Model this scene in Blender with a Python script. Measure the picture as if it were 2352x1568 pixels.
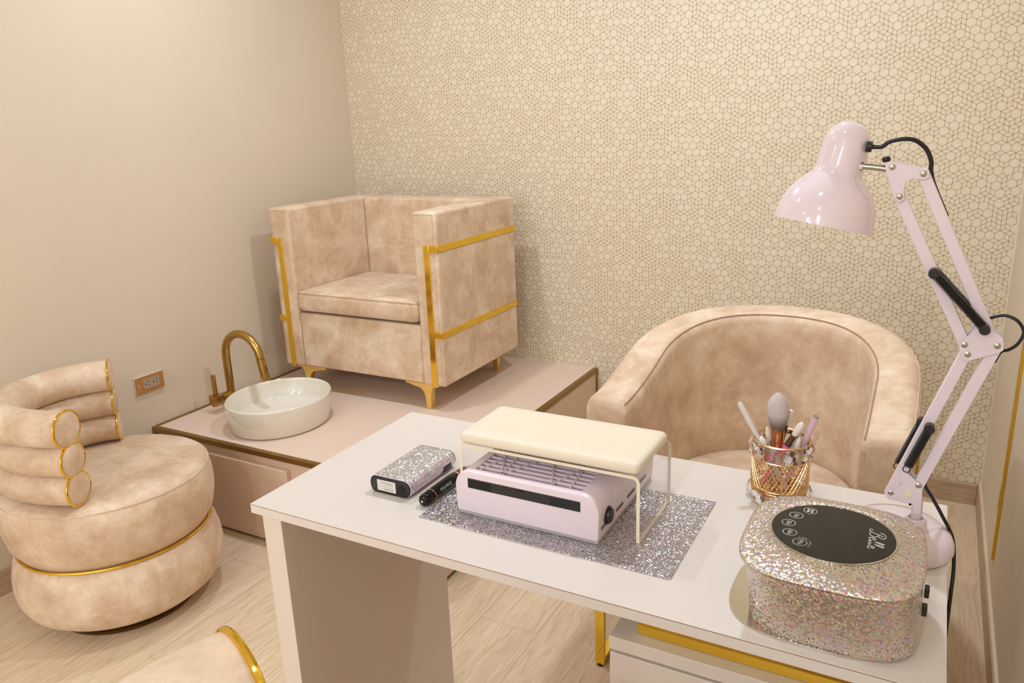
import bpy, bmesh, math, random
import numpy as np
from mathutils import Vector as V, Matrix as M

for o in list(bpy.data.objects):
    bpy.data.objects.remove(o)
S = bpy.context.scene
C = S.collection
PI = math.pi
rnd = random.Random(7)

# ------------------------------------------------------------------ camera, world, lights, exposure
cam_d = bpy.data.cameras.new('camera')
cam_d.sensor_width = 36.0
cam_d.sensor_fit = 'HORIZONTAL'
cam_d.lens = 27.09
cam_d.clip_start = 0.02
cam = bpy.data.objects.new('camera', cam_d)
C.objects.link(cam)
cr, cu_, cf = V((0.8781, 0.4770, -0.0362)), V((-0.1000, 0.2570, 0.9612)), V((-0.4678, 0.8405, -0.2734))
cr.normalize(); cf.normalize()
cu_ = cr.cross(cf)
mm = M.Identity(4)
for i in range(3):
    mm[i][0], mm[i][1], mm[i][2] = cr[i], cu_[i], -cf[i]
mm[2][3] = 1.40
cam.matrix_world = mm
S.camera = cam

wd = bpy.data.worlds.new('world')
S.world = wd
wd.use_nodes = True
wd.node_tree.nodes['Background'].inputs[0].default_value = (1.0, 0.93, 0.84, 1)
wd.node_tree.nodes['Background'].inputs[1].default_value = 0.15

S.view_settings.view_transform = 'Standard'
S.view_settings.look = 'None'
S.view_settings.gamma = 1.0
S.view_settings.use_curve_mapping = False
S.view_settings.exposure = 0.24

CEIL = 2.55
XL, XW, YB, YN = -2.519, 0.2387, 3.009, -3.60      # left wall, right wall, back wall, wall behind the camera
LIGHT_COL = (0.865, 0.985, 1.15)

def downlight_and_fill(x, y, w, r=0.055):
    d = bpy.data.lights.new('downlight_and_fill', 'AREA')
    d.shape = 'DISK'
    d.size = 2 * r
    d.energy = w
    d.color = LIGHT_COL
    o = bpy.data.objects.new('downlight_and_fill', d)
    o.location = (x, y, CEIL - 0.012)
    C.objects.link(o)

for (x, y, w) in ((-0.50, 1.95, 12.5), (-1.75, 1.90, 9.0), (-1.75, 0.85, 1.5), (-0.35, 0.55, 1.5), (-1.75, -0.60, 1.5), (-0.35, -0.60, 1.5), (-1.75, -1.9, 17.0), (-0.35, -1.9, 20.0), (-1.75, -3.0, 20.0), (-0.35, -3.0, 22.0)):  # lamps behind the camera (negative y) are unseen, added as frontal fill
    downlight_and_fill(x, y, w)

# ------------------------------------------------------------------ materials
def lin(c):
    out = []
    for v in c[:3]:
        v = v / 255.0
        out.append(v / 12.92 if v <= 0.04045 else ((v + 0.055) / 1.055) ** 2.4)
    return (out[0], out[1], out[2], 1.0)

class NT:
    def __init__(self, name):
        self.m = bpy.data.materials.new(name)
        self.m.use_nodes = True
        self.t = self.m.node_tree
        self.b = self.t.nodes['Principled BSDF']
        self.out = self.t.nodes['Material Output']
    def n(self, kind, **kw):
        nd = self.t.nodes.new(kind)
        for k, v in kw.items():
            setattr(nd, k, v)
        return nd
    def l(self, a, b):
        self.t.links.new(a, b)
    def coord(self, which='Object', scale=(1, 1, 1), rand=False):
        tc = self.n('ShaderNodeTexCoord')
        mp = self.n('ShaderNodeMapping')
        mp.inputs['Scale'].default_value = scale
        self.l(tc.outputs[which], mp.inputs['Vector'])
        if rand:
            oi = self.n('ShaderNodeObjectInfo')
            mu = self.n('ShaderNodeMath', operation='MULTIPLY')
            mu.inputs[1].default_value = 37.0
            self.l(oi.outputs['Random'], mu.inputs[0])
            cx = self.n('ShaderNodeCombineXYZ')
            for i in range(3):
                self.l(mu.outputs[0], cx.inputs[i])
            self.l(cx.outputs[0], mp.inputs['Location'])
        return mp.outputs[0]
    def noise(self, vec, scale, detail=3, rough=0.5, dist=0.0):
        nd = self.n('ShaderNodeTexNoise')
        nd.inputs['Scale'].default_value = scale
        nd.inputs['Detail'].default_value = detail
        nd.inputs['Roughness'].default_value = rough
        nd.inputs['Distortion'].default_value = dist
        self.l(vec, nd.inputs['Vector'])
        return nd.outputs[0]
    def ramp(self, fac, stops):
        r = self.n('ShaderNodeValToRGB')
        e = r.color_ramp.elements
        while len(e) < len(stops):
            e.new(0.5)
        for i, (p, c) in enumerate(stops):
            e[i].position = p
            e[i].color = c
        self.l(fac, r.inputs[0])
        return r.outputs[0]
    def mix(self, fac, a, b, mode='MIX'):
        x = self.n('ShaderNodeMix', data_type='RGBA', blend_type=mode)
        if isinstance(fac, float):
            x.inputs[0].default_value = fac
        else:
            self.l(fac, x.inputs[0])
        for s, v in ((6, a), (7, b)):
            if isinstance(v, tuple):
                x.inputs[s].default_value = v
            else:
                self.l(v, x.inputs[s])
        return x.outputs[2]
    def bump(self, h, strength, dist=0.001):
        b = self.n('ShaderNodeBump')
        b.inputs['Strength'].default_value = strength
        b.inputs['Distance'].default_value = dist
        self.l(h, b.inputs['Height'])
        self.l(b.outputs[0], self.b.inputs['Normal'])

def bristles(name, root, tip):
    k = NT(name)
    tc = k.n('ShaderNodeTexCoord')
    sx = k.n('ShaderNodeSeparateXYZ')
    k.l(tc.outputs['Generated'], sx.inputs[0])
    g = k.ramp(sx.outputs[2], [(0.10, lin(root)), (0.45, lin(tip))])
    f = k.noise(k.coord('Object', (1, 1, 0.05)), 900.0, 2)
    k.l(k.mix(0.6, g, k.ramp(f, [(0.3, (0.75, 0.75, 0.75, 1)), (0.7, (1.1, 1.1, 1.1, 1))]), 'MULTIPLY'), k.b.inputs['Base Color'])
    k.b.inputs['Roughness'].default_value = 0.85
    return k.m

def simple(name, rgb, rough=0.5, metal=0.0, var=0.04, vscale=30.0, coat=0.0, spec=0.5, bump=0.0, bscale=200.0):
    k = NT(name)
    c = lin(rgb)
    v = k.coord('Object')
    f = k.noise(v, vscale, 3)
    lo = tuple(x * (1 - var) for x in c[:3]) + (1,)
    hi = tuple(min(1, x * (1 + var)) for x in c[:3]) + (1,)
    k.l(k.ramp(f, [(0.3, lo), (0.7, hi)]), k.b.inputs['Base Color'])
    k.b.inputs['Roughness'].default_value = rough
    k.b.inputs['Metallic'].default_value = metal
    k.b.inputs['Coat Weight'].default_value = coat
    k.b.inputs['Specular IOR Level'].default_value = spec
    if bump:
        k.bump(k.noise(v, bscale, 2), bump, 0.0005)
    return k.m

def leather(name, dark, mid, light):
    k = NT(name)
    v = k.coord('Object', rand=True)
    a = k.noise(v, 9.0, 7, 0.62, 0.35)
    b = k.noise(v, 46.0, 6, 0.65, 0.3)
    base = k.ramp(a, [(0.30, lin(dark)), (0.50, lin(mid)), (0.72, lin(light))])
    spots = k.ramp(b, [(0.30, (0.84, 0.81, 0.78, 1)), (0.66, (1.12, 1.12, 1.12, 1))])
    k.l(k.mix(0.55, base, spots, 'MULTIPLY'), k.b.inputs['Base Color'])
    k.b.inputs['Roughness'].default_value = 0.52
    k.b.inputs['Specular IOR Level'].default_value = 0.35
    k.b.inputs['Sheen Weight'].default_value = 0.12
    k.bump(k.noise(v, 420.0, 3), 0.10, 0.0006)
    return k.m

def wood(name, dark, mid, light, along='Y', rough=0.45):
    k = NT(name)
    sc = {'Y': (1, 0.09, 1), 'X': (0.09, 1, 1)}[along]
    v = k.coord('Object', sc, rand=True)
    fine = k.noise(v, 120.0, 4, 0.6, 0.1)
    big = k.noise(v, 9.0, 2, 0.5, 0.3)
    wv = k.n('ShaderNodeMath', operation='SINE')
    mu = k.n('ShaderNodeMath', operation='MULTIPLY')
    mu.inputs[1].default_value = 95.0
    k.l(big, mu.inputs[0])
    k.l(mu.outputs[0], wv.inputs[0])
    base = k.ramp(fine, [(0.25, lin(dark)), (0.5, lin(mid)), (0.75, lin(light))])
    rings = k.ramp(wv.outputs[0], [(0.0, (1, 1, 1, 1)), (0.80, (0.99, 0.98, 0.97, 1)), (1.0, (0.86, 0.83, 0.79, 1))])
    k.l(k.mix(0.8, base, rings, 'MULTIPLY'), k.b.inputs['Base Color'])
    k.b.inputs['Roughness'].default_value = rough
    k.bump(fine, 0.06, 0.0005)
    return k.m

def glitter(name, cell, base, coord='Object', randomness=1.0, facet=0.9, rough=0.18, metal=0.75, sat=0.35, vlo=0.35, vhi=1.0, sparkle=0.5):
    """tiny rhinestones or flakes: every cell is a small tilted mirror with a colour of its own"""
    k = NT(name)
    v = k.coord(coord)
    vo = k.n('ShaderNodeTexVoronoi')
    vo.inputs['Scale'].default_value = 1.0 / cell
    vo.inputs['Randomness'].default_value = randomness
    if coord == 'UV':
        vo.voronoi_dimensions = '2D'
    k.l(v, vo.inputs['Vector'])
    col = vo.outputs['Color']
    sp = k.n('ShaderNodeSeparateColor')
    k.l(col, sp.inputs[0])
    hs = k.n('ShaderNodeCombineColor', mode='HSV')
    k.l(sp.outputs[0], hs.inputs[0])
    sm = k.n('ShaderNodeMath', operation='MULTIPLY')
    sm.inputs[1].default_value = sat
    k.l(sp.outputs[1], sm.inputs[0])
    k.l(sm.outputs[0], hs.inputs[1])
    mr = k.n('ShaderNodeMapRange')
    mr.inputs[3].default_value = vlo
    mr.inputs[4].default_value = vhi
    k.l(sp.outputs[2], mr.inputs[0])
    k.l(mr.outputs[0], hs.inputs[2])
    k.l(k.mix(sparkle, lin(base), hs.outputs[0]), k.b.inputs['Base Color'])
    su = k.n('ShaderNodeVectorMath', operation='SUBTRACT')
    su.inputs[1].default_value = (0.5, 0.5, 0.5)
    k.l(col, su.inputs[0])
    sc = k.n('ShaderNodeVectorMath', operation='SCALE')
    sc.inputs['Scale'].default_value = facet
    k.l(su.outputs[0], sc.inputs[0])
    ge = k.n('ShaderNodeNewGeometry')
    ad = k.n('ShaderNodeVectorMath', operation='ADD')
    k.l(ge.outputs['Normal'], ad.inputs[0])
    k.l(sc.outputs[0], ad.inputs[1])
    no = k.n('ShaderNodeVectorMath', operation='NORMALIZE')
    k.l(ad.outputs[0], no.inputs[0])
    k.l(no.outputs[0], k.b.inputs['Normal'])
    k.b.inputs['Metallic'].default_value = metal
    k.b.inputs['Roughness'].default_value = rough
    return k.m

def clear(name, tint, gloss=1.0, rough=0.02, alpha=0.0, ior=1.45):
    """thin clear sheet: lets what is behind through and mirrors the room by Fresnel"""
    k = NT(name)
    tr = k.n('ShaderNodeBsdfTransparent')
    tr.inputs[0].default_value = tint
    gl = k.n('ShaderNodeBsdfGlossy')
    gl.inputs['Roughness'].default_value = rough
    fr = k.n('ShaderNodeLayerWeight')
    fr.inputs[0].default_value = 0.5
    pw = k.n('ShaderNodeMath', operation='POWER')
    pw.inputs[1].default_value = 4.0
    k.l(fr.outputs['Facing'], pw.inputs[0])
    mu = k.n('ShaderNodeMath', operation='MULTIPLY_ADD')
    mu.inputs[1].default_value = 0.55 * gloss
    mu.inputs[2].default_value = 0.03 * gloss
    k.l(pw.outputs[0], mu.inputs[0])
    mx = k.n('ShaderNodeMixShader')
    k.l(mu.outputs[0], mx.inputs[0])
    k.l(tr.outputs[0], mx.inputs[1])
    k.l(gl.outputs[0], mx.inputs[2])
    k.l(mx.outputs[0], k.out.inputs[0])
    return k.m

def glass(name, tint=(1, 1, 1, 1), rough=0.0, ior=1.5):
    k = NT(name)
    k.b.inputs['Base Color'].default_value = tint
    k.b.inputs['Transmission Weight'].default_value = 1.0
    k.b.inputs['Roughness'].default_value = rough
    k.b.inputs['IOR'].default_value = ior
    return k.m

def brushed(name, rgb, rough, vec=(1, 1, 60), var=0.12):
    k = NT(name)
    v = k.coord('Object', vec)
    f = k.noise(v, 22.0, 3)
    c = lin(rgb)
    k.l(k.ramp(f, [(0.3, tuple(x * (1 - var) for x in c[:3]) + (1,)), (0.7, tuple(min(1, x * (1 + var)) for x in c[:3]) + (1,))]), k.b.inputs['Base Color'])
    k.b.inputs['Metallic'].default_value = 1.0
    k.b.inputs['Roughness'].default_value = rough
    return k.m

MT = dict(
    paint=simple('cream_wall_paint', (225, 208, 183), 0.75, var=0.012, vscale=3, bump=0.05, bscale=260),
    paper=simple('cream_wallpaper', (233, 219, 190), 0.6, var=0.012, vscale=4),
    print=simple('gold_print_lines', (172, 128, 78), 0.5, var=0.08, vscale=40),
    farwall=simple('pale_grey_paint', (212, 212, 212), 0.75, var=0.01),
    ceiling=simple('ceiling_paint', (236, 236, 236), 0.8, var=0.01),
    plank=wood('oak_laminate_plank', (212, 184, 150), (226, 200, 167), (235, 212, 182), 'Y'),
    board=wood('oak_baseboard', (176, 148, 118), (192, 163, 131), (206, 179, 148), 'X'),
    boardy=wood('oak_baseboard_lengthwise', (176, 148, 118), (192, 163, 131), (206, 179, 148), 'Y'),
    gap=simple('dark_plank_joint', (120, 98, 76), 0.8),
    caulk=simple('pale_caulk', (226, 208, 172), 0.6),
    laminate=simple('blush_laminate', (233, 207, 187), 0.42, var=0.012, vscale=5),
    drawer=simple('blush_drawer_laminate', (224, 193, 168), 0.48, var=0.015, vscale=5),
    kick=simple('shadow_gap', (96, 72, 48), 0.8),
    brass=brushed('aged_brass_trim', (160, 130, 78), 0.38, (1, 1, 40)),
    tapbrass=brushed('brushed_brass', (184, 150, 86), 0.27, (60, 60, 1)),
    gold=brushed('polished_gold', (240, 200, 74), 0.10, (1, 1, 20), 0.05),
    goldsatin=brushed('satin_gold', (244, 212, 128), 0.26, (1, 1, 20), 0.04),
    bronze=brushed('dark_bronze', (116, 92, 52), 0.4),
    ceramic=simple('white_glazed_ceramic', (236, 227, 210), 0.09, var=0.01, coat=0.5),
    leather=leather('mottled_blush_leather', (200, 166, 134), (222, 193, 162), (241, 220, 194)),
    seam=simple('leather_seam_thread', (168, 134, 108), 0.6),
    white=simple('white_laminate', (225, 213, 202), 0.34, var=0.008, vscale=8),
    whiteside=simple('white_laminate_panel', (224, 209, 193), 0.42, var=0.01, vscale=8),
    edge=simple('brown_edge_band', (150, 112, 82), 0.5),
    lilac=simple('lilac_plastic', (233, 216, 221), 0.36, var=0.012),
    lilacgloss=simple('glossy_lilac_enamel', (236, 218, 222), 0.14, var=0.008, coat=0.6),
    filter=simple('pale_filter', (226, 208, 212), 0.7),
    black=simple('black_plastic', (24, 22, 20), 0.35, var=0.1),
    blackgloss=simple('black_glass', (10, 9, 8), 0.05, var=0.0, coat=0.0, spec=0.35),
    rubber=simple('black_cable_rubber', (20, 19, 19), 0.45, var=0.1),
    cream=simple('cream_vinyl', (238, 224, 199), 0.48, var=0.012, bump=0.04, bscale=700),
    acrylic=clear('clear_acrylic', (0.985, 0.98, 0.985, 1), 0.9),
    acryledge=simple('edge_light_cream', (238, 226, 196), 0.25, var=0.02),  # bright cream stands in for light gathered in the clear sheet's edges
    stones=glitter('pearl_rhinestones', 0.0020, (222, 198, 176), 'UV', 0.0, 0.50, 0.22, 0.75, 1.0, 0.60, 1.0, 0.46),
    silverstones=glitter('silver_rhinestones', 0.0021, (222, 218, 216), 'UV', 0.12, 0.75, 0.18, 0.6, 0.6, 0.5, 1.0, 0.45),
    flakes=glitter('lilac_glitter_flakes', 0.0015, (206, 194, 200), 'Object', 1.0, 1.1, 0.22, 0.75, 0.6, 0.35, 1.0, 0.5),
    chrome=simple('mirror_chrome', (206, 200, 190), 0.06, 1.0, 0.02),
    steel=simple('zinc_steel', (190, 186, 174), 0.25, 1.0, 0.04),
    rosegold=simple('rose_gold', (226, 150, 112), 0.18, 1.0, 0.04),
    copper=simple('copper_ferrule', (214, 142, 98), 0.16, 1.0, 0.05),
    cupgold=simple('champagne_gold_wire', (226, 190, 138), 0.25, 1.0, 0.05),
    crystal=glass('clear_crystal', (1, 0.985, 0.96, 1)),
    tube=clear('clear_tube', (0.93, 0.91, 0.90, 1), 1.0, 0.05),
    pinktube=simple('pearly_pink_plastic', (226, 188, 196), 0.2, var=0.03, coat=0.4),
    frost=simple('frosted_white_plastic', (222, 216, 208), 0.3, var=0.03),
    bristle=bristles('grey_bristles', (122, 102, 90), (206, 190, 184)),
    bristledark=simple('dark_bristle_roots', (126, 108, 98), 0.8, var=0.12, vscale=260),
    silicone=simple('white_silicone', (240, 230, 214), 0.4),
    pink=simple('hot_pink_handle', (242, 104, 152), 0.3),
    gunmetal=simple('dark_ferrule', (112, 92, 82), 0.3, 0.9),
    label=simple('white_paper_label', (226, 218, 210), 0.6),
    ink=simple('faint_grey_ink', (160, 150, 145), 0.7),
    markings=simple('white_screen_print', (214, 206, 198), 0.5),
    grey=simple('grey_plastic', (178, 172, 168), 0.5),
    copperplate=simple('copper_toned_plate', (196, 140, 88), 0.32, 0.35, 0.03),
    greige=simple('grey_beige_insert', (178, 158, 134), 0.5),
)

# ------------------------------------------------------------------ mesh helpers
def W(o):
    m = o.matrix_basis.copy()
    return W(o.parent) @ m if o.parent else m

def put(o, label=None, cat=None, group=None, kind=None):
    if label: o['label'] = label
    if cat: o['category'] = cat
    if group: o['group'] = group
    if kind: o['kind'] = kind
    return o

def thing(name, loc, label, cat, group=None, rotz=0.0, kind=None):
    o = bpy.data.objects.new(name, None)
    o.empty_display_size = 0.05
    o.location = loc
    o.rotation_euler = (0, 0, rotz)
    C.objects.link(o)
    return put(o, label, cat, group, kind)

def obj(name, bm, mat, parent=None, smooth=True, angle=38, bevel=0.0, seg=2, local=False, recalc=True):
    if recalc:
        bmesh.ops.recalc_face_normals(bm, faces=bm.faces)
    loc = V((0, 0, 0))
    if parent is not None:
        if not local:
            bm.transform(W(parent).inverted())
    elif not local:
        xs = [v.co for v in bm.verts]
        lo = V((min(c.x for c in xs), min(c.y for c in xs), min(c.z for c in xs)))
        hi = V((max(c.x for c in xs), max(c.y for c in xs), max(c.z for c in xs)))
        loc = V(((lo.x + hi.x) / 2, (lo.y + hi.y) / 2, lo.z))
        bm.transform(M.Translation(-loc))
    me = bpy.data.meshes.new(name)
    bm.to_mesh(me)
    bm.free()
    for m in (mat if isinstance(mat, (list, tuple)) else [mat]):
        me.materials.append(MT[m])
    if smooth:
        me.polygons.foreach_set('use_smooth', [True] * len(me.polygons))
        me.set_sharp_from_angle(angle=math.radians(angle))
    o = bpy.data.objects.new(name, me)
    o.location = loc
    o.parent = parent
    C.objects.link(o)
    if bevel:
        b = o.modifiers.new('bevel', 'BEVEL')
        b.width = bevel
        b.segments = seg
        b.limit_method = 'ANGLE'
        b.angle_limit = math.radians(40)
    return o

def box(x0, x1, y0, y1, z0, z1, bm=None):
    bm = bm or bmesh.new()
    vs = [bm.verts.new(p) for p in ((x0, y0, z0), (x1, y0, z0), (x1, y1, z0), (x0, y1, z0), (x0, y0, z1), (x1, y0, z1), (x1, y1, z1), (x0, y1, z1))]
    for f in ((0, 3, 2, 1), (4, 5, 6, 7), (0, 1, 5, 4), (1, 2, 6, 5), (2, 3, 7, 6), (3, 0, 4, 7)):
        bm.faces.new([vs[i] for i in f])
    return bm

def loft(loops, bm=None, cap0=True, cap1=True, uv=False, wrap=True):
    """skin a list of loops of equal length; optional UV in metres"""
    bm = bm or bmesh.new()
    rows = [[bm.verts.new(p) for p in L] for L in loops]
    n = len(loops[0])
    lay = bm.loops.layers.uv.verify() if uv else None
    if uv:
        ref = max(loops, key=lambda L: sum((V(L[i]) - V(L[i - 1])).length for i in range(n)))
        us = [0.0]
        for i in range(n):
            us.append(us[-1] + (V(ref[(i + 1) % n]) - V(ref[i])).length)
        vs = [0.0]
        for a, b in zip(loops, loops[1:]):
            vs.append(vs[-1] + sum((V(p) - V(r)).length for p, r in zip(a, b)) / n)
    for j in range(len(rows) - 1):
        for i in range(n if wrap else n - 1):
            i2 = (i + 1) % n
            f = bm.faces.new((rows[j][i], rows[j][i2], rows[j + 1][i2], rows[j + 1][i]))
            if uv:
                for lp, c in zip(f.loops, ((us[i], vs[j]), (us[i + 1], vs[j]), (us[i + 1], vs[j + 1]), (us[i], vs[j + 1]))):
                    lp[lay].uv = c
    if cap0: bm.faces.new(rows[0][::-1])
    if cap1: bm.faces.new(rows[-1])
    return bm

def lathe(prof, c=(0, 0, 0), seg=48, sx=1.0, sy=1.0, bm=None, axis=None, uv=False):
    """profile of (radius, height) turned about the vertical, or about 'axis' from c"""
    loops = []
    if axis is not None:
        q = V((0, 0, 1)).rotation_difference(V(axis).normalized())
    for r, z in prof:
        r = max(r, 1e-5)
        L = []
        for i in range(seg):
            a = 2 * PI * i / seg
            p = V((r * sx * math.cos(a), r * sy * math.sin(a), z))
            if axis is not None:
                p = q @ p
            L.append(p + V(c))
        loops.append(L)
    return loft(loops, bm, uv=uv)

def cyl(p0, p1, r0, r1=None, seg=20, bm=None):
    p0, p1 = V(p0), V(p1)
    return lathe([(r0, 0), (r1 if r1 is not None else r0, (p1 - p0).length)], p0, seg, bm=bm, axis=p1 - p0)

def spline(pts, n=8):
    P = [V(p) for p in pts]
    P = [2 * P[0] - P[1]] + P + [2 * P[-1] - P[-2]]
    out = []
    for i in range(1, len(P) - 2):
        a, b, c, d = P[i - 1], P[i], P[i + 1], P[i + 2]
        for k in range(n):
            t = k / n
            out.append(0.5 * ((2 * b) + (c - a) * t + (2 * a - 5 * b + 4 * c - d) * t * t + (3 * b - a - 3 * c + d) * t ** 3))
    out.append(P[-2])
    return out

def sweep(path, rad, seg=12, bm=None, sz=1.0, up=None):
    """round tube along a path; rad a number or one per point; sz squashes the section along its second axis"""
    P = [V(p) for p in path]
    n = len(P)
    if not hasattr(rad, '__len__'):
        rad = [rad] * n
    T = []
    for i in range(n):
        T.append((P[min(i + 1, n - 1)] - P[max(i - 1, 0)]).normalized())
    ref = V(up) if up is not None else (V((0, 0, 1)) if abs(T[0].z) < 0.9 else V((1, 0, 0)))
    loops = []
    for i in range(n):
        if up is not None: ref = V(up)
        s = T[i].cross(ref).normalized()
        u = s.cross(T[i]).normalized()
        ref = u
        loops.append([P[i] + s * (rad[i] * math.cos(2 * PI * k / seg)) + u * (rad[i] * sz * math.sin(2 * PI * k / seg)) for k in range(seg)])
    return loft(loops, bm)

def ring(c, nrm, R, r, seg=40, rs=8, bm=None, sz=1.0):
    bm = bm or bmesh.new()
    q = V((0, 0, 1)).rotation_difference(V(nrm).normalized())
    rows = []
    for i in range(seg):
        a = 2 * PI * i / seg
        rows.append([bm.verts.new(q @ V(((R + r * math.cos(b)) * math.cos(a), (R + r * math.cos(b)) * math.sin(a), r * sz * math.sin(b))) + V(c)) for b in [2 * PI * k / rs for k in range(rs)]])
    for i in range(seg):
        for k in range(rs):
            bm.faces.new((rows[i][k], rows[(i + 1) % seg][k], rows[(i + 1) % seg][(k + 1) % rs], rows[i][(k + 1) % rs]))
    return bm

def prism(poly, a0, a1, axis='y', bm=None):
    """extrude a 2D outline: axis y -> (x,z) outline, axis z -> (x,y), axis x -> (y,z)"""
    def P(u, w, a):
        return {'y': (u, a, w), 'z': (u, w, a), 'x': (a, u, w)}[axis]
    return loft([[P(u, w, a0) for u, w in poly], [P(u, w, a1) for u, w in poly]], bm)

def rrect(x0, x1, y0, y1, r, n=5):
    pts = []
    for cx, cy, a0 in ((x1 - r, y1 - r, 0), (x0 + r, y1 - r, 90), (x0 + r, y0 + r, 180), (x1 - r, y0 + r, 270)):
        for k in range(n + 1):
            a = math.radians(a0 + 90 * k / n)
            pts.append((cx + r * math.cos(a), cy + r * math.sin(a)))
    return pts

def supel(cx, cy, a, b, e, z, n=96, ph=0.0):
    out = []
    for i in range(n):
        t = 2 * PI * i / n + ph
        c, s = math.cos(t), math.sin(t)
        r = (abs(c) ** e + abs(s) ** e) ** (-1.0 / e)
        out.append((cx + a * r * c, cy + b * r * s, z))
    return out

def text_bm(body, size, fn, bm=None):
    """flat lettering; fn maps (u, v) of the text plane to a point"""
    bm = bm or bmesh.new()
    cu = bpy.data.curves.new('lettering', 'FONT')
    cu.body = body
    cu.size = size
    cu.align_x = 'CENTER'
    cu.align_y = 'CENTER'
    cu.resolution_u = 3
    o = bpy.data.objects.new('lettering', cu)
    me = bpy.data.meshes.new_from_object(o)
    vs = [bm.verts.new(fn(v.co.x, v.co.y)) for v in me.vertices]
    for p in me.polygons:
        try:
            bm.faces.new([vs[i] for i in p.vertices])
        except ValueError:
            pass
    bpy.data.objects.remove(o)
    bpy.data.curves.remove(cu)
    bpy.data.meshes.remove(me)
    return bm

def copy_tree(o, parent=None):
    c = o.copy()
    C.objects.link(c)
    c.parent = parent
    for ch in [x for x in bpy.data.objects if x.parent == o]:
        copy_tree(ch, c)
    return c

# ------------------------------------------------------------------ the room
T = 0.10
floor = put(obj('floor', box(XL - T, XW + T, YN - T, YB + T, -0.08, -0.006), 'gap', smooth=False), 'pale oak laminate floor of long planks', 'floor', kind='structure')
PWID, PLEN = 0.186, 1.22
pm = None
cols = int((XW - XL) / PWID) + 1
for i in range(cols):
    x0 = XW - (i + 1) * PWID
    y = YN - PLEN + (i * 0.47) % PLEN
    while y < YB:
        a, b = max(y, YN), min(y + PLEN, YB)
        xa = max(x0, XL)
        if b - a > 0.04 and x0 + PWID - xa > 0.02:
            full = abs(b - a - PLEN) < 1e-6 and xa == x0
            if full and pm is not None:
                p = bpy.data.objects.new('plank', pm)
                p.parent = floor
                C.objects.link(p)
                p.location = W(floor).inverted() @ V((xa, a, 0))
            else:
                bm = box(0.0004, x0 + PWID - xa - 0.0004, 0.0004, b - a - 0.0004, -0.006, 0.0)
                p = obj('plank', bm, 'plank', floor, smooth=False, local=True)
                p.location = W(floor).inverted() @ V((xa, a, 0))
                if full: pm = p.data
        y += PLEN

put(obj('wall_left', box(XL - T, XL, YN - T, YB + T, 0, CEIL), 'paint', smooth=False), 'plain cream painted wall beside the basin', 'wall', kind='structure')
wall_back = put(obj('wall_back', box(XL, XW, YB, YB + T, 0, CEIL), 'paper', smooth=False), 'cream wallpapered wall with fine gold hexagon line pattern', 'wall', kind='structure')
put(obj('wall_right', box(XW, XW + T, YN - T, YB + T, 0, CEIL), 'paint', smooth=False), 'plain beige wall beside the desk lamp', 'wall', kind='structure')
put(obj('wall_front', box(XL, XW, YN - T, YN, 0, CEIL), 'farwall', smooth=False), 'plain pale wall behind the viewer', 'wall', kind='structure')
put(obj('ceiling', box(XL - T, XW + T, YN - T, YB + T, CEIL, CEIL + 0.08), 'ceiling', smooth=False), 'plain white ceiling over the room', 'ceiling', kind='structure')

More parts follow.
